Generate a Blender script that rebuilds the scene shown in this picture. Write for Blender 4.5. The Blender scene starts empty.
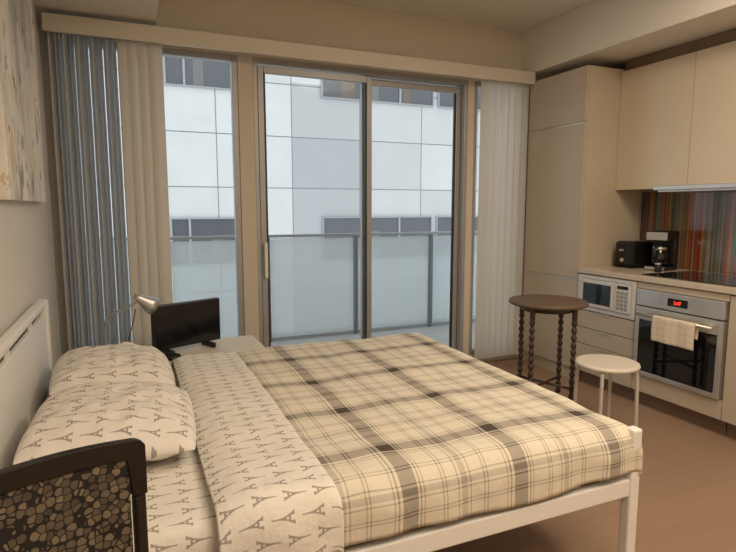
import bpy, bmesh, math, random
from mathutils import Vector, Matrix, noise
random.seed(4)
S=bpy.context.scene
COL=S.collection
def lin(c):
    return tuple(((v/255)/12.92 if v/255<=0.04045 else ((v/255+0.055)/1.055)**2.4) for v in c)+(1,)

# ---------- node helper ----------
class G:
    def __init__(s,name):
        s.m=bpy.data.materials.new(name); s.m.use_nodes=True
        s.t=s.m.node_tree; s.n=s.t.nodes; s.l=s.t.links
        s.b=s.n['Principled BSDF']; s.out=s.n['Material Output']
    def new(s,t,**k):
        x=s.n.new(t)
        for a,v in k.items(): setattr(x,a,v)
        return x
    def put(s,sock,v):
        if hasattr(v,'is_output') : s.l.new(v,sock)
        else: sock.default_value=v
    def M(s,op,a,b=0.0,c=None,clamp=False):
        x=s.new('ShaderNodeMath',operation=op); x.use_clamp=clamp
        s.put(x.inputs[0],a); s.put(x.inputs[1],b)
        if c is not None: s.put(x.inputs[2],c)
        return x.outputs[0]
    def mix(s,f,a,b):
        x=s.new('ShaderNodeMix',data_type='RGBA')
        s.put(x.inputs[0],f); s.put(x.inputs[6],a); s.put(x.inputs[7],b)
        return x.outputs[2]
    def coord(s,kind='Object'):
        return s.new('ShaderNodeTexCoord').outputs[kind]
    def sep(s,v):
        x=s.new('ShaderNodeSeparateXYZ'); s.l.new(v,x.inputs[0]); return x.outputs
    def noise(s,v,scale,detail=3,rough=.5):
        x=s.new('ShaderNodeTexNoise'); s.l.new(v,x.inputs['Vector'])
        x.inputs['Scale'].default_value=scale; x.inputs['Detail'].default_value=detail
        x.inputs['Roughness'].default_value=rough
        return x.outputs[0]
    def bump(s,h,st=.2,d=.01):
        x=s.new('ShaderNodeBump'); x.inputs['Strength'].default_value=st; x.inputs['Distance'].default_value=d
        s.l.new(h,x.inputs['Height']); s.l.new(x.outputs[0],s.b.inputs['Normal'])
    def base(s,c): s.put(s.b.inputs['Base Color'],c)
def mat(name,c,rough=.5,metal=0,var=.06,nscale=6,bump=.0,bscale=80,emit=0,coat=0):
    g=G(name); c=lin(c)
    co=g.coord(); n=g.noise(co,nscale)
    d=tuple(v*(1-var*2) for v in c[:3])+(1,); e=tuple(min(1,v*(1+var)) for v in c[:3])+(1,)
    g.base(g.mix(n,d,e))
    g.b.inputs['Roughness'].default_value=rough; g.b.inputs['Metallic'].default_value=metal
    g.b.inputs['Coat Weight'].default_value=coat
    if bump: g.bump(g.noise(co,bscale),bump,.005)
    if emit:
        g.b.inputs['Emission Color'].default_value=c; g.b.inputs['Emission Strength'].default_value=emit
    return g.m

m_wall=mat('wall_paint',(208,198,182),.85,bump=.05,bscale=150,var=.02)
m_wallL=mat('wall_paint_pale',(214,210,203),.85,bump=.05,bscale=150,var=.02)
m_ceil=mat('ceiling_paint',(222,216,205),.9,var=.02)
m_trim=mat('trim_paint',(212,205,192),.5,var=.02)
m_cab=mat('cabinet_laminate',(188,175,156),.45,var=.03,nscale=3)
m_cabup=mat('upper_cabinet_laminate',(206,193,170),.4,var=.03,nscale=3)
m_carc=mat('cabinet_carcass',(150,134,110),.6)
m_counter=mat('quartz_counter',(200,187,168),.25,nscale=60,var=.08)
m_toe=mat('toe_kick',(120,98,75),.5)
m_steel=mat('brushed_steel',(205,202,196),.35,metal=.75,nscale=30)
m_alu=mat('aluminium_frame',(172,172,172),.4,metal=.3)
m_alud=mat('dark_frame_gasket',(52,48,44),.5)
m_post=mat('railing_post_metal',(116,120,122),.5,metal=.3)
m_rail=mat('railing_rail_metal',(150,154,156),.5,metal=.3)
m_blackgl=mat('black_glass',(10,10,11),.06,coat=.5)
m_black=mat('black_plastic',(22,21,21),.4)
m_screen=mat('tv_screen',(8,8,10),.12)
m_whitepl=mat('white_plastic',(228,226,220),.4)
m_mw=mat('microwave_silver_white',(214,212,207),.35,metal=.15)
m_bed=mat('white_lacquer',(232,230,225),.35,var=.02)
m_chrome=mat('chrome',(200,200,198),.35,metal=.8)
m_dkwood=mat('dark_walnut',(104,86,70),.55,nscale=20,var=.2)
m_dkleg=mat('dark_walnut_leg',(64,48,37),.45,nscale=20,var=.2)
m_chairwood=mat('espresso_wood',(27,20,16),.35,nscale=20,var=.2)
m_stool=mat('stool_seat',(224,217,203),.45)
m_stoolleg=mat('stool_leg_paint',(208,204,195),.35,metal=.2)
m_night=mat('nightstand_laminate',(220,210,192),.5)
m_red=mat('red_display',(255,50,25),.5,emit=3)
m_disp=mat('display_window',(14,16,18),.15)
m_concrete=mat('balcony_concrete',(165,165,163),.9,bump=.2)
m_dkpane=mat('dark_pane',(92,94,98),.12)
m_dkpane.node_tree.nodes['Principled BSDF'].inputs['Specular IOR Level'].default_value=.5
m_ext=mat('exterior_frame',(158,160,163),.5)
def towelmat():
    g=G('towel_cotton'); uv=g.coord('UV'); s=g.sep(uv)
    f=g.M('FRACT',g.M('MULTIPLY',s[0],6)); f2=g.M('FRACT',g.M('MULTIPLY',s[1],7))
    st=g.M('ADD',g.M('MULTIPLY',g.M('LESS_THAN',f,.18),.15),g.M('MULTIPLY',g.M('LESS_THAN',f2,.18),.15))
    g.base(g.mix(st,lin((226,215,194)),lin((150,128,100)))); g.b.inputs['Roughness'].default_value=.95
    g.bump(g.noise(uv,200),.5,.004); return g.m
m_towel=towelmat()

def glass(name,tint=(.95,.97,.97,1)):
    g=G(name); t=g.new('ShaderNodeBsdfTransparent'); t.inputs[0].default_value=tint
    gl=g.new('ShaderNodeBsdfGlossy'); gl.inputs['Roughness'].default_value=.03
    fr=g.new('ShaderNodeFresnel'); fr.inputs[0].default_value=1.1
    f=g.M('MULTIPLY',fr.outputs[0],.8,clamp=True)
    mx=g.new('ShaderNodeMixShader'); g.l.new(f,mx.inputs[0]); g.l.new(t.outputs[0],mx.inputs[1]); g.l.new(gl.outputs[0],mx.inputs[2])
    g.l.new(mx.outputs[0],g.out.inputs[0]); return g.m
m_glass=glass('window_glass')
def frosted():
    g=G('frosted_railing_glass'); t=g.new('ShaderNodeBsdfTransparent'); t.inputs[0].default_value=(.93,.95,.96,1)
    d=g.new('ShaderNodeBsdfDiffuse'); d.inputs[0].default_value=(.60,.63,.64,1)
    tr=g.new('ShaderNodeBsdfTranslucent'); tr.inputs[0].default_value=(.70,.74,.75,1)
    a=g.new('ShaderNodeMixShader'); a.inputs[0].default_value=.5; g.l.new(d.outputs[0],a.inputs[1]); g.l.new(tr.outputs[0],a.inputs[2])
    mx=g.new('ShaderNodeMixShader'); mx.inputs[0].default_value=.6; g.l.new(t.outputs[0],mx.inputs[1]); g.l.new(a.outputs[0],mx.inputs[2])
    g.l.new(mx.outputs[0],g.out.inputs[0]); return g.m
m_frost=frosted()
def blindmat(name,c,tr):
    g=G(name); co=g.coord(); n=g.noise(co,40)
    c=lin(c); d=g.new('ShaderNodeBsdfDiffuse'); g.l.new(g.mix(n,tuple(v*.93 for v in c[:3])+(1,),c),d.inputs[0])
    t=g.new('ShaderNodeBsdfTranslucent'); t.inputs[0].default_value=c
    mx=g.new('ShaderNodeMixShader'); mx.inputs[0].default_value=tr
    g.l.new(d.outputs[0],mx.inputs[1]); g.l.new(t.outputs[0],mx.inputs[2]); g.l.new(mx.outputs[0],g.out.inputs[0]); return g.m
m_blindL=blindmat('blind_vinyl_daylit',(204,206,207),.22)  # beige slats; cool grey of the daylight behind is put into the colour
m_blindM=blindmat('blind_vinyl_beige',(212,205,192),.18)
m_blindR=blindmat('blind_vinyl_cream',(232,226,214),.58)

def floormat():
    g=G('laminate_floor'); co=g.coord(); mp=g.new('ShaderNodeMapping'); g.l.new(co,mp.inputs[0])
    br=g.new('ShaderNodeTexBrick'); g.l.new(mp.outputs[0],br.inputs['Vector'])
    br.inputs['Scale'].default_value=1; br.inputs['Brick Width'].default_value=1.3; br.inputs['Row Height'].default_value=.19
    br.inputs['Mortar Size'].default_value=.0012
    br.inputs['Color1'].default_value=lin((156,129,107)); br.inputs['Color2'].default_value=lin((151,124,102)); br.inputs['Mortar'].default_value=lin((132,107,88))
    mp2=g.new('ShaderNodeMapping'); g.l.new(co,mp2.inputs[0]); mp2.inputs['Scale'].default_value=(1,12,1)
    n=g.noise(mp2.outputs[0],4,5)
    g.base(g.mix(g.M('MULTIPLY',n,.4),br.outputs[0],lin((120,96,78)))); g.b.inputs['Roughness'].default_value=.45
    return g.m
m_floor=floormat()

def splash():
    g=G('striped_glass_backsplash'); co=g.coord(); y=g.sep(co)[1]
    k=g.M('FLOOR',g.M('MULTIPLY',y,85)); w=g.new('ShaderNodeTexWhiteNoise',noise_dimensions='1D'); g.l.new(k,w.inputs['W'])
    r=g.new('ShaderNodeValToRGB'); g.l.new(w.outputs[0],r.inputs[0]); r.color_ramp.interpolation='CONSTANT'
    cols=[(100,72,54),(140,84,54),(92,96,84),(150,112,66),(74,62,56),(146,60,46),(86,116,104),(138,118,90),(76,72,68),(116,76,56)]
    e=r.color_ramp.elements; e[0].color=lin(cols[0]); e[1].position=.1; e[1].color=lin(cols[1])
    for i,c in enumerate(cols[2:],2):
        q=e.new(i/10); q.color=lin(c)
    g.base(r.outputs[0]); g.b.inputs['Roughness'].default_value=.12; return g.m
m_splash=splash()

def plaid():
    g=G('plaid_cotton'); uv=g.coord('UV'); s=g.sep(uv)
    def axis(t,per,off,bands):
        f=g.M('FRACT',g.M('ADD',g.M('DIVIDE',t,per),off)); tot=None
        for c,w,a in bands:
            b=g.M('MULTIPLY',g.M('LESS_THAN',g.M('ABSOLUTE',g.M('SUBTRACT',f,c)),w),a)
            tot=b if tot is None else g.M('ADD',tot,b)
        return tot
    B=[(.12,.066,.52),(.21,.007,.42),(.24,.005,.36),(.40,.006,.34),(.43,.006,.34),(.59,.026,.28),(.645,.006,.36),(.535,.006,.36),(.77,.006,.34),(.80,.006,.34),(.985,.005,.38),(.02,.008,.42)]
    a=axis(s[0],.40,.33,B); b=axis(s[1],.38,.12,B)
    wv=g.noise(uv,300,1); tot=g.M('MULTIPLY',g.M('ADD',a,b),g.M('ADD',g.M('MULTIPLY',wv,.3),.80),clamp=True)
    g.base(g.mix(tot,lin((217,208,190)),lin((68,58,49)))); g.b.inputs['Roughness'].default_value=.95
    g.bump(g.noise(uv,9,5,.55),.45,.02); return g.m
m_plaid=plaid()

def eiffel():
    g=G('tower_print_cotton'); uv=g.coord('UV'); s=g.sep(uv)
    v=g.M('DIVIDE',s[1],.056); col=g.M('FLOOR',v)
    par=g.M('MODULO',g.M('ABSOLUTE',col),2.0)
    u=g.M('ADD',g.M('DIVIDE',s[0],.084),g.M('MULTIPLY',par,.5))
    fx=g.M('ABSOLUTE',g.M('SUBTRACT',g.M('FRACT',v),.5))
    fu=g.M('FRACT',u)
    fl=g.M('ADD',g.M('MULTIPLY',par,g.M('SUBTRACT',1.0,fu)),g.M('MULTIPLY',g.M('SUBTRACT',1.0,par),fu))
    y=g.M('DIVIDE',g.M('SUBTRACT',fl,.12),.76)
    w=g.M('ADD',g.M('MULTIPLY',g.M('POWER',g.M('SUBTRACT',1.0,y,clamp=True),3.0),.29),.030)
    body=g.M('LESS_THAN',fx,w)
    inside=g.M('MULTIPLY',g.M('GREATER_THAN',y,0.0),g.M('LESS_THAN',y,1.0))
    arch=g.M('MULTIPLY',g.M('LESS_THAN',y,.17),g.M('LESS_THAN',fx,.11))
    gap=g.M('MULTIPLY',g.M('MULTIPLY',g.M('GREATER_THAN',y,.26),g.M('LESS_THAN',y,.36)),g.M('LESS_THAN',fx,.04))
    p1=g.M('MULTIPLY',g.M('LESS_THAN',g.M('ABSOLUTE',g.M('SUBTRACT',y,.22)),.025),g.M('LESS_THAN',fx,.19))
    p2=g.M('MULTIPLY',g.M('LESS_THAN',g.M('ABSOLUTE',g.M('SUBTRACT',y,.42)),.02),g.M('LESS_THAN',fx,.10))
    m=g.M('SUBTRACT',g.M('SUBTRACT',body,arch),gap,clamp=True)
    m=g.M('MULTIPLY',g.M('ADD',g.M('ADD',m,p1),p2,clamp=True),inside)
    g.base(g.mix(g.M('MULTIPLY',m,.66),lin((226,220,210)),lin((104,92,82)))); g.b.inputs['Roughness'].default_value=.95
    g.bump(g.noise(uv,9,5,.55),.6,.022); return g.m
m_eiffel=eiffel()

def cobble():
    g=G('woven_cobble_panel'); co=g.coord(); SC=70
    v=g.new('ShaderNodeTexVoronoi',feature='DISTANCE_TO_EDGE'); g.l.new(co,v.inputs['Vector']); v.inputs['Scale'].default_value=SC; v.inputs['Randomness'].default_value=.7
    v2=g.new('ShaderNodeTexVoronoi'); g.l.new(co,v2.inputs['Vector']); v2.inputs['Scale'].default_value=SC; v2.inputs['Randomness'].default_value=.7
    f=g.M('MULTIPLY',g.M('GREATER_THAN',v.outputs['Distance'],.065),g.M('LESS_THAN',v2.outputs['Distance'],.58))
    cc=g.mix(g.sep(v2.outputs['Color'])[0],lin((70,60,48)),lin((122,108,86)))
    g.base(g.mix(f,lin((26,20,17)),cc)); g.b.inputs['Roughness'].default_value=.8; g.bump(f,.4,.002); return g.m
m_cobble=cobble()

def facademat():
    g=G('facade_panels'); co=g.coord(); s=g.sep(co)
    ux=g.M('DIVIDE',g.M('SUBTRACT',s[0],3.64),1.75); uz=g.M('DIVIDE',g.M('SUBTRACT',s[2],1.83),1.2)
    jx=g.M('LESS_THAN',g.M('FRACT',ux),.013); jz=g.M('LESS_THAN',g.M('FRACT',uz),.020)
    j=g.M('MAXIMUM',jx,jz)
    cb=g.new('ShaderNodeCombineXYZ'); g.l.new(g.M('FLOOR',ux),cb.inputs[0]); g.l.new(g.M('FLOOR',uz),cb.inputs[1])
    w=g.new('ShaderNodeTexWhiteNoise',noise_dimensions='2D'); g.l.new(cb.outputs[0],w.inputs['Vector'])
    dark=g.M('MULTIPLY',g.M('GREATER_THAN',s[0],3.64),g.M('MULTIPLY',g.M('LESS_THAN',s[0],5.39),g.M('LESS_THAN',s[2],4.3)))
    right=g.M('MULTIPLY',g.M('GREATER_THAN',s[0],5.39),.2)
    f=g.M('ADD',g.M('ADD',g.M('MULTIPLY',w.outputs[0],.25),right),g.M('MULTIPLY',dark,.6),clamp=True)
    c=g.mix(f,lin((220,220,218)),lin((160,161,163)))
    c=g.mix(g.M('MULTIPLY',g.noise(co,1.6,6,.6),.4),c,lin((160,162,164)))
    g.base(g.mix(j,c,lin((126,129,133)))); g.b.inputs['Roughness'].default_value=.8; return g.m
m_facade=facademat()

def painting():
    g=G('abstract_painting'); co=g.coord(); 
    mp=g.new('ShaderNodeMapping'); g.l.new(co,mp.inputs[0]); mp.inputs['Scale'].default_value=(1,1.6,.7)
    n=g.noise(mp.outputs[0],2.4,6,.6); n2=g.noise(mp.outputs[0],5,5,.65)
    r=g.new('ShaderNodeValToRGB'); g.l.new(n,r.inputs[0]); e=r.color_ramp.elements
    e[0].position=.36; e[0].color=lin((168,166,162)); e[1].position=.5; e[1].color=lin((216,211,202))
    q=e.new(.60); q.color=lin((230,226,217))
    f=g.M('MULTIPLY',g.M('GREATER_THAN',n2,.60),.55)
    c=g.mix(f,r.outputs[0],lin((190,168,120)))
    n3=g.noise(mp.outputs[0],9,3); f3=g.M('MULTIPLY',g.M('GREATER_THAN',n3,.63),.7)
    g.base(g.mix(f3,c,lin((90,87,84)))); g.b.inputs['Roughness'].default_value=.7; return g.m
m_paint=painting()

# ---------- geometry helpers ----------
def finish(name,bm,m,loc=(0,0,0),parent=None,rot=(0,0,0),bevel=0,smooth=False,subd=0,solid=0,label=None,cat=None,kind=None,group=None):
    bmesh.ops.recalc_face_normals(bm,faces=bm.faces)
    me=bpy.data.meshes.new(name); bm.to_mesh(me); bm.free()
    o=bpy.data.objects.new(name,me); COL.objects.link(o); me.materials.append(m)
    o.location=loc; o.rotation_euler=rot
    if parent: o.parent=parent
    if smooth:
        for p in me.polygons: p.use_smooth=True
    if solid:
        x=o.modifiers.new('s','SOLIDIFY'); x.thickness=solid; x.offset=-1
    if bevel:
        x=o.modifiers.new('b','BEVEL'); x.width=bevel; x.segments=2; x.limit_method='ANGLE'; x.angle_limit=.6
    if subd:
        x=o.modifiers.new('d','SUBSURF'); x.levels=subd; x.render_levels=subd
    tag(o,label,cat,kind,group); return o
def tag(o,label=None,cat=None,kind=None,group=None):
    if label: o['label']=label
    if cat: o['category']=cat
    if kind: o['kind']=kind
    if group: o['group']=group
def addbox(bm,x0,x1,y0,y1,z0,z1):
    v=[bm.verts.new((x,y,z)) for z in (z0,z1) for x,y in ((x0,y0),(x1,y0),(x1,y1),(x0,y1))]
    for f in ((3,2,1,0),(4,5,6,7),(0,1,5,4),(1,2,6,5),(2,3,7,6),(3,0,4,7)): bm.faces.new([v[i] for i in f])
def box(name,r,m,parent=None,bevel=0.0,**k):
    bm=bmesh.new()
    rs=r if isinstance(r[0],(tuple,list)) else [r]
    if parent is None:
        x0=min(a[0] for a in rs);x1=max(a[1] for a in rs);y0=min(a[2] for a in rs);y1=max(a[3] for a in rs);z0=min(a[4] for a in rs)
        c=((x0+x1)/2,(y0+y1)/2,z0)
        if k.pop('world',False): c=(0,0,0)
    else:
        c=(0,0,0); k.pop('world',None)
    for a in rs: addbox(bm,a[0]-c[0],a[1]-c[0],a[2]-c[1],a[3]-c[1],a[4]-c[2],a[5]-c[2])
    return finish(name,bm,m,loc=c,parent=parent,bevel=bevel,**k)
def boxes(name,rs,m,parent,bevel=0.0,**k):
    return [box(name,r,m,parent=parent,bevel=bevel,**k) for r in rs]
def lathe_bm(bm,prof,seg=32,c=(0,0,0),mtx=None):
    rings=[]
    for r,z in prof:
        ring=[]
        for i in range(seg):
            a=2*math.pi*i/seg; p=Vector((r*math.cos(a),r*math.sin(a),z))
            if mtx: p=mtx@p
            ring.append(bm.verts.new(p+Vector(c)))
        rings.append(ring)
    for a,b in zip(rings,rings[1:]):
        for i in range(seg):
            j=(i+1)%seg; bm.faces.new((a[i],a[j],b[j],b[i]))
    bm.faces.new(rings[0][::-1]); bm.faces.new(rings[-1])
def lathe(name,prof,m,seg=32,smooth=True,mtx=None,**k):
    bm=bmesh.new(); lathe_bm(bm,prof,seg,mtx=mtx); o=finish(name,bm,m,smooth=False,**k)
    if smooth:
        for p in o.data.polygons: p.use_smooth=len(p.vertices)==4
    return o
def tube(name,pts,r,m,seg=12,smoothc=True,**k):
    pts=[Vector(p) for p in pts]
    if smoothc and len(pts)>2:
        q=[]
        for i in range(len(pts)-1):
            p0=pts[max(i-1,0)];p1=pts[i];p2=pts[i+1];p3=pts[min(i+2,len(pts)-1)]
            for t in [j/6 for j in range(6)]:
                q.append(.5*((2*p1)+(p2-p0)*t+(2*p0-5*p1+4*p2-p3)*t*t+(-p0+3*p1-3*p2+p3)*t**3))
        q.append(pts[-1]); pts=q
    bm=bmesh.new(); rings=[]; up=None
    for i,p in enumerate(pts):
        d=(pts[min(i+1,len(pts)-1)]-pts[max(i-1,0)]).normalized()
        if up is None: up=d.orthogonal().normalized()
        up=(up-d*up.dot(d)).normalized(); s=d.cross(up)
        rings.append([bm.verts.new(p+r*(math.cos(2*math.pi*j/seg)*up+math.sin(2*math.pi*j/seg)*s)) for j in range(seg)])
    for a,b in zip(rings,rings[1:]):
        for j in range(seg): bm.faces.new((a[j],a[(j+1)%seg],b[(j+1)%seg],b[j]))
    bm.faces.new(rings[0][::-1]); bm.faces.new(rings[-1])
    return finish(name,bm,m,smooth=True,**k)
def empty(name,loc,rot=0,label=None,cat=None,**k):
    o=bpy.data.objects.new(name,None); COL.objects.link(o); o.location=loc; o.rotation_euler=(0,0,rot); o.empty_display_size=.1
    tag(o,label,cat,**k); return o
def grid(name,fn,nu,nv,m,uvfn=None,**k):
    bm=bmesh.new(); uvl=bm.loops.layers.uv.new('UVMap'); V=[];UV={}
    for i in range(nu+1):
        row=[]
        for j in range(nv+1):
            p,uv=fn(i/nu,j/nv); v=bm.verts.new(p); UV[v]=uv; row.append(v)
        V.append(row)
    for i in range(nu):
        for j in range(nv):
            f=bm.faces.new((V[i][j],V[i+1][j],V[i+1][j+1],V[i][j+1]))
            for l in f.loops: l[uvl].uv=UV[l.vert]
    return finish(name,bm,m,smooth=True,**k)

XL,XR,YB,YF,ZC=-.44,3.84,4.0,-1.7,2.86
T=.15
# ---------- shell ----------
box('floor',(XL-T,XR+T,YF-T,YB+T,-.12,0),m_floor,kind='structure',label='warm brown laminate plank floor',world=True)
box('ceiling',(XL-T,XR+T,YF-T,YB+T,ZC,ZC+.15),m_ceil,kind='structure',label='off-white painted ceiling')
box('wall_left',(XL-T,XL,YF-T,YB+T,0,ZC),m_wallL,kind='structure',label='pale painted wall behind the headboard')
box('wall_right',(XR,XR+T,YF-T,YB+T,0,ZC),m_wall,kind='structure',label='beige painted wall behind the kitchen')
box('wall_front',(XL,XR,YF-T,YF,0,ZC),m_wall,kind='structure',label='beige painted wall opposite the windows')
WZ=2.42
A0,A1,D0,D1,B0,B1=-.36,.745,.85,2.64,2.70,3.14
box('wall_back',[(XL,A0,YB,YB+T,0,ZC),(A0,B1,YB,YB+T,WZ,ZC),(A1,D0,YB,YB+T,0,WZ),(D1,B0,YB,YB+T,0,WZ),(B1,XR,YB,YB+T,0,ZC),(A0,A1,YB,YB+T,0,.08),(B0,B1,YB,YB+T,0,.08)],m_wall,kind='structure',label='beige window wall with glazed openings')
box('trim_1',(XL,.216,YF,YB,2.53,ZC-.001),m_ceil,kind='structure',label='boxed bulkhead along the wall and ceiling')
box('trim_2',(3.17,XR,YF,YB,2.50,ZC-.001),m_ceil,kind='structure',label='cream bulkhead above the kitchen cabinets')
box('baseboard_left',(XL,XL+.012,YF,YB,0,.09),m_trim,kind='structure',label='painted baseboard',bevel=.003)

def window(name,x0,x1,z0,z1,label,fw=.04):
    w=empty(name,((x0+x1)/2,YB+.04,z0),label=label,kind='structure')
    a=(x1-x0)/2;h=z1-z0
    box('frame',[(-a,-a+fw,-.03,.04,0,h),(a-fw,a,-.03,.04,0,h),(-a+fw,a-fw,-.03,.04,0,fw),(-a+fw,a-fw,-.03,.04,h-fw,h)],m_alu,parent=w,bevel=.003)
    box('pane',(-a+fw,a-fw,-.004,.004,fw,h-fw),m_glass,parent=w)
    return w
window('window_1',A0,A1,.08,WZ,'tall fixed window with light metal frame beside the sliding door')
window('window_2',B0,B1,.08,WZ,'narrow fixed sidelight behind the vertical blinds')
d=empty('door_1',(0,YB+.05,0),label='two-panel glazed sliding balcony door with metal frame',kind='structure')
x0,x1,xm=D0,D1,1.735; zt=WZ
box('frame',[(x0,x0+.03,-.05,.1,0,zt),(x1-.03,x1,-.05,.1,0,zt),(x0+.03,x1-.03,-.05,.1,0,.05),(x0+.03,x1-.03,-.05,.1,zt-.04,zt)],m_alu,parent=d,bevel=.003)
for (a,b,y,fr) in ((x0+.032,xm+.03,-.03,m_alu),(xm-.03,x1-.032,.03,m_alu)):
    s=box('sash',[(a,a+.042,y-.018,y+.018,.06,zt-.05),(b-.042,b,y-.018,y+.018,.06,zt-.05),(a+.042,b-.042,y-.018,y+.018,.06,.14),(a+.042,b-.042,y-.018,y+.018,zt-.10,zt-.05)],fr,parent=d,bevel=.004,label='metal sliding sash')
    box('pane',(a+.042,b-.042,y-.004,y+.004,.14,zt-.10),m_glass,parent=s)
    boxes('gasket',[(a+.042,a+.056,y-.010,y+.010,.14,zt-.10),(b-.056,b-.042,y-.010,y+.010,.14,zt-.10)],m_alud,s)
h=box('door_handle',[(x0+.045,x0+.07,-.09,-.07,.86,1.12),(x0+.05,x0+.065,-.072,-.046,.88,.90),(x0+.05,x0+.065,-.072,-.046,1.08,1.10)],m_whitepl,parent=d,bevel=.005,label='pale pull handle')

# balcony
box('balcony_slab',(-1.2,6.0,YB+T,6.1,-.3,-.06),m_concrete,kind='structure',label='concrete balcony floor outside the door')
rl=empty('balcony_railing',(0,5.74,-.06),label='balcony railing with metal posts and frosted glass panels',cat='railing')
box('top_rail',(-1.1,5.9,-.025,.025,1.12,1.15),m_rail,parent=rl,bevel=.006)
px=[-.64,.34,1.33,2.33,3.30,4.3,5.3]
for p in px: box('post',(p-.02,p+.02,-.03,.03,0,1.119),m_post,parent=rl,bevel=.004)
for a,b in zip([-1.1]+px,px+[5.9]):
    box('glass_panel',(a+.03,b-.03,-.006,.006,.05,1.10),m_frost,parent=rl)
box('bottom_rail',(-1.1,5.9,-.015,.015,.01,.04),m_rail,parent=rl)

# facade across
box('facade',(-8,18,13,13.6,-8,14),m_facade,kind='structure',label='pale panelled building across the street',world=True)
m_litpaint=mat('painted_lit_blind',(116,115,112),.4)  # lit rooms painted as flat patches on the panes, without emission
m_litpaint2=mat('painted_warm_interior',(110,98,86),.4)
for z0,z1 in ((4.03,5.5),(.1,1.12)):
    for (a,b,mull) in ((.3,2.3,(.85,1.25)),(4.42,7.45,(5.5,6.5)),(7.65,9.8,(8.7,))):
        w=empty('facade_window',((a+b)/2,13,z0),label='dark glazed window set in the building across the street',cat='window',group='facade windows')
        c=(a+b)/2; e=(b-a)/2; hh=z1-z0
        box('pane',(-e,e,-.03,-.01,0,hh),m_dkpane,parent=w)
        fr=[(-e-.03,-e,-.06,-.005,-.03,hh+.03),(e,e+.03,-.06,-.005,-.03,hh+.03),(-e,e,-.06,-.005,-.03,0),(-e,e,-.06,-.005,hh,hh+.03)]
        fr+=[(mm-c-.025,mm-c+.025,-.06,-.031,0,hh) for mm in mull]
        box('frame',fr,m_ext,parent=w)
        nn=3 if e>1.2 else 2
        for k in range(nn):
            wd=2*e/nn; bx=-e+k*wd+random.uniform(.08,wd-.5); t0=0
            box('painted_interior_light',(bx,bx+random.uniform(.2,.4),-.031-.0003*k,-.0302,t0,t0+hh*random.uniform(.3,.7)),m_litpaint if k%2 else m_litpaint2,parent=w)

# ---------- blinds ----------
box('blind_valance',(-.41,3.19,3.83,3.86,2.40,2.50),m_trim,bevel=.004,label='long cream valance covering the blind track',cat='valance')
box('blind_track',(-.41,3.19,3.885,3.935,2.425,2.46),m_alu,label='metal track carrying the vertical blind slats',cat='blind track')
def slats(name,specs,m,label,cv=.008):
    bm=bmesh.new(); x_c=sum(s[0] for s in specs)/len(specs)
    for x,ang,w in specs:
        ca,sa=math.cos(ang),math.sin(ang); n=5; pr=[]
        for i in range(n):
            t=(i/(n-1)-.5)*w; b=cv*(1-(2*i/(n-1)-1)**2)
            px_=x-x_c+t*ca-b*sa; py_=t*sa+b*ca
            pr.append([bm.verts.new((px_,py_,z)) for z in (0,2.35)])
        for a,b in zip(pr,pr[1:]): bm.faces.new((a[0],b[0],b[1],a[1]))
    return finish(name,bm,m,loc=(x_c,3.91,.06),smooth=True,label=label,cat='blind')
sp=[(-.37+i*.026,(1.36 if i%3 else 1.12)+random.uniform(-.05,.05),.088) for i in range(15)]
slats('vertical_blind',sp,m_blindL,'vertical blind slats stacked edge-on at the window, daylight grey put into their colour',cv=.001)
sp=[(.03+i*.06,.28+random.uniform(-.06,.06),.083) for i in range(4)]
slats('vertical_blind',sp,m_blindM,'beige vertical blind slats turned flat beside the window',cv=.002)
sp=[(2.735+i*.07,.16+random.uniform(-.03,.03),.080) for i in range(7)]
slats('vertical_blind',sp,m_blindR,'cream vertical blind slats drawn aside next to tall cabinet',cv=.001)

# painting
p=empty('wall_painting',(XL,2.92,1.40),label='abstract canvas in pale grey and ochre on the wall',cat='painting')
box('canvas',(.004,.04,-.5,.5,0,1.1),m_paint,parent=p,bevel=.004)

# ---------- kitchen ----------
KX=3.20; UX=3.54
t=empty('tall_cabinet',(KX,3.585,0),label='tall beige cabinet hiding a built-in fridge',cat='cabinet')
box('body',[(.02,.62,-.325,-.305,0,2.43),(.02,.62,.305,.325,0,2.43),(.02,.62,-.305,.305,2.41,2.43),(.02,.62,-.305,.305,0,.10),(.59,.62,-.305,.305,.10,2.41),(.08,.58,-.30,.30,.12,2.40)],m_cab,parent=t,bevel=.002)
for z0,z1 in ((.10,.815),(.822,2.015),(2.022,2.43)):
    box('door',(0,.019,-.322,.322,z0,z1),m_cab,parent=t,bevel=.002)
boxes('handle',[(-.004,0,-.322,.322,2.008,2.018),(-.004,0,-.322,.322,.81,.82)],m_steel,t,label='thin steel edge pull')
b=empty('base_cabinet',(KX,2.985,0),label='beige base cabinet with drawers below a microwave niche',cat='cabinet')
box('body',[(.02,.62,-.272,-.255,.1,.868),(.02,.62,.252,.270,.1,.868),(.02,.62,-.255,.252,.1,.118),(.60,.62,-.255,.252,.118,.868),(.02,.6,-.255,.252,.575,.59)],m_carc,parent=b)
for z0,z1 in ((.455,.585),(.325,.45),(.105,.32)):
    dr=box('drawer',(0,.019,-.27,.27,z0,z1),m_cab,parent=b,bevel=.002)
    box('handle',(-.006,0,-.06,.06,z1-.012,z1-.004),m_steel,parent=dr,label='small steel edge pull')
box('toe_kick',(.06,.08,-.27,.27,0,.099),m_toe,parent=b)
mw=empty('microwave',(KX-.006,2.985,.592),label='silver-white built-in microwave in trim frame below the counter',cat='microwave')
box('trim_frame',[(0,.02,-.268,-.235,0,.272),(0,.02,.235,.268,0,.272),(0,.02,-.235,.235,0,.03),(0,.02,-.235,.235,.245,.272)],m_mw,parent=mw,bevel=.003)
box('body',(.012,.4,-.233,.233,.031,.244),m_mw,parent=mw)
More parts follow.
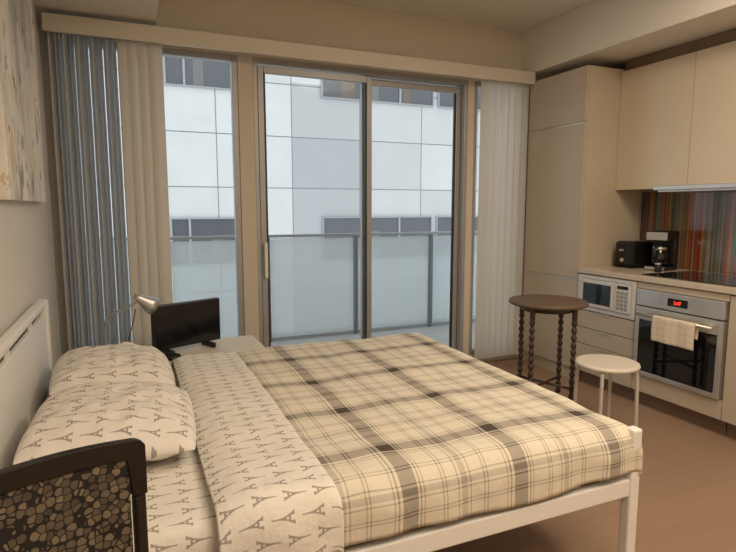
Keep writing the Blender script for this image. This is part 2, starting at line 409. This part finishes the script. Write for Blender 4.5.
dd=box('door',(-.012,.011,-.10,.232,.034,.241),m_mw,parent=mw,bevel=.006)
box('door_window',(-.0135,-.011,-.065,.20,.062,.215),m_blackgl,parent=dd)
box('door_handle',(-.03,-.013,-.092,-.078,.06,.22),m_mw,parent=dd,bevel=.004)
cp=box('control_panel',(-.012,.011,-.232,-.104,.034,.241),m_mw,parent=mw,bevel=.004)
box('display',(-.0135,-.0115,-.215,-.12,.205,.228),m_disp,parent=cp)
m_btn=mat('grey_buttons',(150,148,142),.5)
boxes('button',[(-.0145,-.0115,-.213+i*.034,-.188+i*.034,.055+j*.028,.075+j*.028) for i in range(3) for j in range(5)],m_btn,cp)
ob=empty('oven_cabinet',(KX,2.39,0),label='beige base cabinet housing the built-in oven',cat='cabinet')
box('body',[(.02,.62,-.318,-.302,.1,.868),(.02,.62,.302,.318,.1,.868),(.02,.62,-.302,.302,.1,.115)],m_carc,parent=ob)
boxes('filler_strip',[(0,.019,-.318,.318,.825,.866),(0,.019,-.318,.318,.105,.222)],m_cab,ob,bevel=.002)
box('toe_kick',(.06,.08,-.318,.318,0,.099),m_toe,parent=ob)
ov=empty('oven',(KX-.004,2.39,.226),label='stainless built-in oven with black glass door',cat='oven')
box('body',(.02,.55,-.295,.295,0,.594),m_black,parent=ov)
cp=box('control_panel',(-.012,.019,-.308,.308,.485,.596),m_steel,parent=ov,bevel=.004)
box('display',(-.0135,-.011,-.07,.07,.515,.565),m_disp,parent=cp)
cu=bpy.data.curves.new('t','FONT'); cu.body='2:47'; cu.size=.030; cu.extrude=.0006; cu.align_x='CENTER'
to=bpy.data.objects.new('tmp',cu); COL.objects.link(to); bpy.context.view_layer.update()
me=bpy.data.meshes.new_from_object(to.evaluated_get(bpy.context.evaluated_depsgraph_get())); bpy.data.objects.remove(to)
o=bpy.data.objects.new('display_digits',me); COL.objects.link(o); me.materials.clear(); me.materials.append(m_red); o.parent=cp
o.rotation_euler=(math.pi/2,0,-math.pi/2); o.location=(-.0145,0,.529)
dd=box('door',[(-.016,.019,-.308,-.272,.003,.478),(-.016,.019,.272,.308,.003,.478),(-.016,.019,-.272,.272,.003,.035),(-.016,.019,-.272,.272,.39,.478)],m_steel,parent=ov,bevel=.003)
box('door_glass',(-.017,.015,-.271,.271,.036,.389),m_blackgl,parent=dd)
hd=tube('door_handle',[(-.062,-.27,.435),(-.062,.27,.435)],.010,m_steel,parent=dd,smoothc=False)
boxes('handle_bracket',[(-.056,-.014,-.245,-.225,.428,.442),(-.056,-.014,.225,.245,.428,.442)],m_steel,dd)
def tow(u,v):
    y=(u-.5)*.30; front=.155; L=v*(front+.04+.09)
    if L<front: x=-.0155-.004*math.sin(y*40)*(1-v); z=-front+L
    elif L<front+.04:
        a=(L-front)/.04*math.pi; x=-.0155*math.cos(a); z=.013*math.sin(a)
    else: x=.0155; z=-(L-front-.04)
    return Vector((x,y+.003*math.sin(L*20),z)),(u,v)
grid('dish_towel',tow,24,40,m_towel,loc=(KX-.066,2.365,.226+.435),solid=.004,label='cream cotton towel hanging over the oven handle',cat='towel')
rc=empty('base_cabinet',(KX,1.665,0),label='beige base cabinet beside the oven',cat='cabinet')
box('body',[(.02,.62,-.40,-.38,.1,.868),(.02,.62,.38,.40,.1,.868),(.02,.62,-.38,.38,.1,.12)],m_carc,parent=rc)
for y0,y1 in ((-.398,-.002),(.002,.402)):
    box('door',(0,.019,y0,y1,.105,.864),m_cab,parent=rc,bevel=.002)
box('toe_kick',(.06,.08,-.40,.40,0,.099),m_toe,parent=rc)
box('countertop',(KX-.015,XR-.003,1.26,3.255,.872,.91),m_counter,bevel=.004,label='beige quartz countertop running over the base cabinets',cat='countertop')
ct=empty('cooktop',(3.5,2.40,.911),label='flat black glass cooktop set on the counter',cat='cooktop')
box('glass_surface',(-.26,.25,-.32,.32,0,.006),m_blackgl,parent=ct,bevel=.002)
m_burn=mat('burner_mark',(90,90,90),.4)
for x,y,r in ((-.12,-.14,.09),(-.12,.15,.075),(.12,-.15,.07),(.12,.14,.095)):
    bm=bmesh.new()
    a=[bm.verts.new((r*math.cos(i*math.pi/24),r*math.sin(i*math.pi/24),0)) for i in range(48)]
    c=[bm.verts.new(((r-.004)*math.cos(i*math.pi/24),(r-.004)*math.sin(i*math.pi/24),0)) for i in range(48)]
    for i in range(48): bm.faces.new((a[i],a[(i+1)%48],c[(i+1)%48],c[i]))
    finish('burner_ring',bm,m_burn,loc=(x,y,.0068),parent=ct)
box('backsplash',(XR-.012,XR-.002,1.26,3.25,.912,1.50),m_splash,world=True,label='glossy striped multicolour glass backsplash',cat='backsplash')
for yc,n in ((2.955,0),(2.345,1),(1.735,2)):
    u=empty('upper_cabinet',(UX,yc,1.51),label='cream flat-front wall cabinet above the counter',cat='cabinet',group='wall cabinets')
    box('body',[(.02,.29,-.303,-.287,0,.90),(.02,.29,.287,.303,0,.90),(.02,.29,-.287,.287,0,.018),(.02,.29,-.287,.287,.88,.90),(.27,.29,-.287,.287,.018,.88)],m_cab,parent=u)
    box('door',(0,.019,-.303,.303,0,.90),m_cabup,parent=u,bevel=.002)
hdm=empty('range_hood',(UX,2.45,1.45),label='slim stainless pull-out range hood under the wall cabinet',cat='range hood')
box('body',(.01,.28,-.43,.43,.035,.058),m_steel,parent=hdm)
box('front_lip',(-.022,-.004,-.45,.45,.048,.078),m_steel,parent=hdm,bevel=.003)
box('gap_shade_strip',(UX+.04,UX+.06,1.43,3.26,2.415,2.495),m_toe,label='dark strip standing in for shade in the gap above the wall cabinets',cat='painted shade')  # dark strip paints the shadow between cabinet tops and bulkhead

cm=empty('coffee_maker',(3.66,2.90,.911),.25,label='black and steel drip coffee maker with glass carafe',cat='coffee maker')
box('base',(-.11,.09,-.08,.08,0,.03),m_black,parent=cm,bevel=.008)
box('column',(.03,.09,-.08,.08,.03,.22),m_black,parent=cm,bevel=.01)
box('brew_head',(-.10,.09,-.082,.082,.215,.29),m_black,parent=cm,bevel=.015)
box('steel_band',(-.105,-.099,-.074,.074,.225,.282),m_steel,parent=cm)
box('base_plate',(-.116,-.110,-.07,.07,.005,.026),m_steel,parent=cm,label='steel base front plate')
cf=lathe('carafe',[(.045,0),(.056,.02),(.06,.06),(.053,.11),(.042,.135),(.044,.15)],m_blackgl,parent=cm,loc=(-.045,0,.033))
lathe('carafe_band',[(.050,0),(.046,.022)],m_steel,parent=cf,loc=(0,0,.118))
tube('carafe_handle',[(-.045,0,.135),(-.088,0,.125),(-.09,0,.07),(-.055,0,.04)],.008,m_black,parent=cf)
kt=empty('toaster',(3.62,3.11,.911),label='black boxy toaster on the counter by the tall cabinet',cat='toaster')
box('body',(-.13,.12,-.085,.085,.012,.205),m_black,parent=kt,bevel=.028)
box('base_plate',(-.12,.11,-.075,.075,0,.0115),m_black,parent=kt,bevel=.003)
boxes('slot',[(-.09,.08,-.045,-.02,.204,.2065),(-.09,.08,.02,.045,.204,.2065)],m_steel,kt)
box('lever',(-.152,-.131,-.018,.018,.13,.145),m_steel,parent=kt,bevel=.004)
lathe('dial',[(.016,0),(.016,.01),(.013,.013)],m_steel,seg=20,parent=kt,loc=(-.130,0,.06),rot=(0,-math.pi/2,0))
sb=empty('spice_jar',(3.50,2.80,.911),label='small dark jar on the counter',cat='jar')
lathe('body',[(.022,0),(.024,.005),(.024,.045),(.02,.05)],m_black,parent=sb)
lathe('lid',[(.021,.051),(.021,.062),(.019,.064)],m_steel,parent=sb)

# ---------- round table ----------
tb=empty('round_table',(2.525,2.83,0),label='dark wooden round side table with turned bobbin legs',cat='table')
lathe('table_top',[(.235,.735),(.25,.742),(.253,.752),(.25,.76),(.24,.765)],m_dkwood,seg=64,parent=tb)
lathe('apron',[(.17,.70),(.17,.734)],m_dkleg,seg=48,parent=tb)
for i in range(4):
    a=math.radians(20+90*i); prof=[]
    n=120
    for k in range(n+1):
        z=.734*k/n
        if z<.03: r=.012+.15*z
        elif z>.66: r=.017
        else: r=.0075+.011*abs(math.sin((z-.03)/.63*math.pi*13))**.7
        prof.append((r,z))
    lathe('leg',prof,m_dkleg,seg=16,parent=tb,loc=(.19*math.cos(a),.19*math.sin(a),0),rot=(0,0,0))
for a in (20,110):
    r=math.radians(a); tube('stretcher',[(.185*math.cos(r),.185*math.sin(r),.2),(-.185*math.cos(r),-.185*math.sin(r),.2)],.009,m_dkleg,parent=tb,smoothc=False)
st=empty('stool',(2.59,2.375,0),label='round cream stool with slim painted metal legs',cat='stool')
lathe('seat',[(.16,.430),(.178,.435),(.182,.445),(.178,.455),(.165,.458)],m_stool,seg=48,parent=st)
for i in range(4):
    a=math.radians(35+90*i); c,s=math.cos(a),math.sin(a)
    tube('leg',[(.10*c,.10*s,.423),(.145*c,.145*s,.423),(.165*c,.165*s,.39),(.172*c,.172*s,.2),(.176*c,.176*s,0.01)],.011,m_stoolleg,parent=st)

# ---------- nightstand, tv, lamp ----------
ns=empty('nightstand',(.255,3.32,0),label='low cream side table between the bed and window',cat='side table')
box('table_top',(-.455,.455,-.22,.22,.52,.545),m_night,parent=ns,bevel=.004)
for x in (-.43,.43):
    for y in (-.195,.195): box('leg',(x-.02,x+.02,y-.02,y+.02,0,.519),m_night,parent=ns,bevel=.003)
boxes('apron',[(-.41,.41,-.205,-.187,.44,.519),(-.41,.41,.187,.205,.44,.519)],m_night,ns)
tv=empty('television',(.285,3.30,.546),math.radians(24),label='small black flat television on the side table',cat='television')
box('bezel',(-.21,.21,-.012,.025,.03,.285),m_black,parent=tv,bevel=.005)
box('screen',(-.20,.20,-.0135,-.0115,.045,.275),m_screen,parent=tv)
box('back_housing',(-.12,.12,.0255,.05,.06,.22),m_black,parent=tv,bevel=.008)
for x in (-.13,.13): box('stand_foot',(x-.01,x+.01,-.07,.07,0,.029),m_black,parent=tv,bevel=.004)
lathe('puck_remote',[(.045,0),(.05,.004),(.05,.016),(.044,.02)],m_black,loc=(.18,3.14,.546),label='small round black gadget on the side table',cat='gadget')
lp=empty('desk_lamp',(-.13,3.24,.546),label='silver gooseneck desk lamp on the side table',cat='lamp')
lathe('base',[(.07,0),(.072,.006),(.06,.018),(.015,.026)],m_chrome,parent=lp)
tube('stem',[(0,0,.024),(-.02,0,.12),(-.01,-.02,.22),(.04,-.06,.27),(.10,-.09,.30),(.155,-.11,.335)],.006,m_chrome,parent=lp)
R=Matrix.Rotation(math.radians(125),3,'Y')
lathe('lamp_shade',[(.012,-.035),(.020,-.01),(.031,.025),(.042,.055),(.050,.085),(.048,.085),(.040,.055)],m_chrome,parent=lp,loc=(.165,-.115,.345),mtx=Matrix.Rotation(math.radians(25),3,'Z')@R)
tube('lamp_cable',[(.03,.0,.02),(.05,-.03,.03),(.09,-.05,.10),(.12,-.08,.2),(.14,-.10,.29)],.0025,m_black,parent=lp)

# ---------- bed ----------
Y0,Y1=1.34,3.02
bd=empty('bed_frame',(.62,(Y0+Y1)/2,0),label='white bed frame with panelled headboard and square legs',cat='bed')
W=(Y1-Y0)/2; hx=-1.04; fx=1.01
box('side_rail',(hx+.04,fx-.02,-W+.005,-W+.04,.335,.40),m_bed,parent=bd,bevel=.005)
box('side_rail',(hx+.04,fx-.02,W-.04,W-.005,.335,.40),m_bed,parent=bd,bevel=.005)
box('foot_rail',(fx-.02,fx+.018,-W+.04,W-.04,.335,.40),m_bed,parent=bd,bevel=.005)
for y in (-W,W-.045): box('leg',(fx-.02,fx+.025,y,y+.045,0,.585),m_bed,parent=bd,bevel=.008)
box('leg',(-.02,.02,-.02,.02,0,.33),m_bed,parent=bd)
m_slat=mat('slat_wood',(190,160,120),.6)
boxes('slat',[(hx+.1+i*.14,hx+.17+i*.14,-W+.045,W-.045,.34,.355) for i in range(14)],m_slat,bd)
hb=box('headboard',[(hx,hx+.04,-W-.02,-W+.03,0,.93),(hx,hx+.04,W-.01,W+.04,0,.93),(hx,hx+.04,-W+.03,W-.01,.905,.94),(hx,hx+.035,-W+.03,W-.01,.33,.40)],m_bed,parent=bd,bevel=.010)
box('headboard_panel',(hx+.008,hx+.028,-W+.03,W-.01,.40,.865),m_bed,parent=hb,bevel=.004)
boxes('headboard_spindle',[(hx+.012,hx+.026,y,y+.018,.865,.905) for y in (-W+.35,-W+.8,W-.40)],m_bed,hb)

def rbox_cloth(s,t,xa,xb,ya,yb,r,ztop):
    def prof(q,a,b):
        lo,hi=a+r,b-r
        if lo<=q<=hi: return q,0.0
        e=(lo-q) if q<lo else (q-hi); sg=-1 if q<lo else 1; base=lo if q<lo else hi
        L=r*math.pi/2
        if e<L:
            th=e/r; return base+sg*r*math.sin(th), r*(1-math.cos(th))
        return base+sg*r, r+(e-L)
    x,dx=prof(s,xa,xb); y,dy=prof(t,ya,yb)
    drop=(dx**3+dy**3)**(1/3)
    return x,y,ztop-drop,dx,dy
def cloth(name,xa,xb,s0,s1,t0,t1,ya,yb,r,ztop,m,nu,nv,wr,seed,taper=None,hem=0.0,hseed=7,**k):
    def f(u,v):
        s=s0+(s1-s0)*u; t=t0+(t1-t0)*v
        if hem and v<.12: t-=hem*(.12-v)/.12*noise.noise(Vector((s*2.2,0,seed)))
        x,y,z,dx,dy=rbox_cloth(s,t,xa,xb,ya,yb,r,ztop)
        S_=hseed
        n1=noise.noise(Vector((s*3,t*3,S_))); n2=noise.noise(Vector((s*8,t*6,S_+5)))
        n3=noise.noise(Vector((s*2+t*5,t*2,S_+9))); n4=abs(noise.noise(Vector((s*4.5+t*1.5,t*3.2,S_+13))))
        h=wr*(n1*.7+n2*.45+n3*.5-n4*.8)
        if dy<.5*r: z+=h
        else:
            sg=-1 if t<(ya+yb)/2 else 1
            z+=h*.3; y+=sg*(wr*1.6*noise.noise(Vector((s*7,z*2,S_+3)))+wr*.8)*min(1,(dy-.5*r)/.06)
        if taper:
            q0,q1,dep=taper
            if u<q0: a=1-u/q0; z-=dep*a*a
            if u>1-q1: a=1-(1-u)/q1; z-=dep*.5*a*a
        return Vector((x,y,z)),(s,t)
    return grid(name,f,nu,nv,m,**k)
mt=cloth('mattress',-.385,1.60,-.385-.10,1.60+.10,1.385-.12,2.975+.12,1.385,2.975,.05,.555,m_eiffel,60,60,.002,1,label='mattress with tower-print fitted sheet on the bed frame',cat='mattress')
cmf=empty('comforter',(.62,(Y0+Y1)/2,.56),label='plaid comforter turned down over the bed',cat='comforter')
for o in (cloth('plaid_cover',.40,1.655,.42,1.655+.09,1.345-.145,3.01+.14,1.345,3.01,.075,.606,m_plaid,130,150,.011,7,hem=.025,parent=cmf,solid=.012),
  cloth('turned_down_fold',.05,.62,.17,.505,1.340-.155,3.015+.14,1.340,3.015,.075,.611,m_eiffel,60,150,.011,21,taper=(.35,.08,.026),hem=.02,parent=cmf,solid=.006,label='turned-down edge printed with small towers')):
    o.location=-Vector(cmf.location)

def pillow(loc,rot,lx,ly,th,seed,label):
    def top(sgn):
        def f(u,v):
            a=2*u-1;b=2*v-1
            h=max(0,(1-abs(a)**2.8))**.52*max(0,(1-abs(b)**3.0))**.52
            ex=a*lx/2*(1-.05*abs(b)**3); ey=b*ly/2*(1-.05*abs(a)**3)
            z=sgn*th/2*h*(1.15 if sgn>0 else .6)
            z+=(.014*noise.noise(Vector((a*2.2,b*2.4,seed)))+.012*noise.noise(Vector((a*5,b*6,seed+3)))-.018*abs(noise.noise(Vector((a*3+b,b*3,seed+8)))))*h
            return Vector((ex,ey,z)),(a*lx/2+seed*.13,b*ly/2)
        return f
    bm=bmesh.new(); uvl=bm.loops.layers.uv.new('UVMap'); N=48
    for sgn in (1,-1):
        f=top(sgn); V=[];UV={}
        for i in range(N+1):
            row=[]
            for j in range(N+1):
                a=.5-.5*math.cos(math.pi*i/N); b=.5-.5*math.cos(math.pi*j/N)
                p,uv=f(a,b); vv=bm.verts.new(p); UV[vv]=uv; row.append(vv)
            V.append(row)
        for i in range(N):
            for j in range(N):
                q=(V[i][j],V[i+1][j],V[i+1][j+1],V[i][j+1]); fc=bm.faces.new(q if sgn>0 else q[::-1])
                for l in fc.loops: l[uvl].uv=UV[l.vert]
    bmesh.ops.remove_doubles(bm,verts=bm.verts,dist=.0004)
    return finish('pillow',bm,m_eiffel,loc=loc,rot=rot,smooth=True,label=label,cat='pillow')
pillow((-.075,2.03,.632),(0,math.radians(4),math.radians(-3)),.52,.60,.18,1.7,'plump pillow in tower-print case on the near bed side')
pillow((-.095,2.68,.632),(0,math.radians(4),math.radians(2)),.49,.60,.175,4.1,'pillow in tower-print case beside the window side')

# ---------- chair ----------
ch=empty('armchair',(-.19,.94,0),math.radians(32.7),label='dark wooden chair with cobbled woven back panel beside bed',cat='chair')
def yb(x): return .045*(1-(x/.23)**2)
def archbar(name,z0f,z1f,y0,y1,n,m,x0=-.215,x1=.215,bev=.004,**k):
    bm=bmesh.new(); sec=[]
    for i in range(n+1):
        x=x0+(x1-x0)*i/n; q=yb(x); a,b=z0f(x),z1f(x)
        sec.append([bm.verts.new(p) for p in ((x,y0+q,a),(x,y1+q,a),(x,y1+q,b),(x,y0+q,b))])
    for a,b in zip(sec,sec[1:]):
        for j in range(4): bm.faces.new((a[j],a[(j+1)%4],b[(j+1)%4],b[j]))
    bm.faces.new(sec[0]); bm.faces.new(sec[-1][::-1])
    return finish(name,bm,m,parent=ch,bevel=bev,smooth=False,**k)
def topf(x):
    z=.959-.24*x*x; e=abs(x)-.218
    if e>0: z-=.012*(1-math.sqrt(max(0,1-(e/.01201)**2)))
    return z
archbar('top_rail',lambda x:topf(x)-.036 if abs(x)<.206 else .84,topf,-.009,.009,60,m_chairwood,x0=-.23,x1=.23,bev=.002)
for sx in (1,-1):
    a,b=sorted((sx*.208,sx*.23)); box('back_post',(a,b,-.004,.014,0,.839),m_chairwood,parent=ch,bevel=.004)
archbar('back_panel',lambda x:.60,lambda x:topf(x)-.037,-.004,.005,16,m_cobble,x0=-.205,x1=.205)
archbar('lower_rail',lambda x:.55,lambda x:.599,-.010,.010,16,m_chairwood,x0=-.207,x1=.207)
box('seat',(-.235,.235,-.47,-.02,.42,.465),m_chairwood,parent=ch,bevel=.012)
for x in (-.215,.185): box('front_leg',(x,x+.035,-.455,-.42,0,.42),m_chairwood,parent=ch,bevel=.005)
box('stretcher',(-.18,.185,-.445,-.43,.2,.225),m_chairwood,parent=ch)

# ---------- camera, light ----------
cam=bpy.data.cameras.new('camera'); co=bpy.data.objects.new('camera',cam); COL.objects.link(co); S.camera=co
co.location=(0,0,1.37); co.rotation_euler=(math.radians(90-7.05),0,math.radians(-23.4)); cam.sensor_width=36; cam.lens=26.9; cam.clip_start=.02
def area(name,loc,rot,size,p,col):
    l=bpy.data.lights.new(name,'AREA'); l.energy=p; l.size=size; l.color=col; l.shape='DISK'
    o=bpy.data.objects.new(name,l); COL.objects.link(o); o.location=loc; o.rotation_euler=rot; return o
warm=(1,.83,.64)
area('ceiling_lamp',(1.3,-.3,2.83),(0,0,0),1.7,72,warm)
area('kitchen_lamp',(2.3,1.5,2.84),(0,0,0),.7,30,warm)
w=bpy.data.worlds.new('w'); S.world=w; w.use_nodes=True
bg=w.node_tree.nodes['Background']; bg.inputs[0].default_value=(.92,.96,1.0,1); bg.inputs[1].default_value=1.5
S.view_settings.view_transform='Standard'
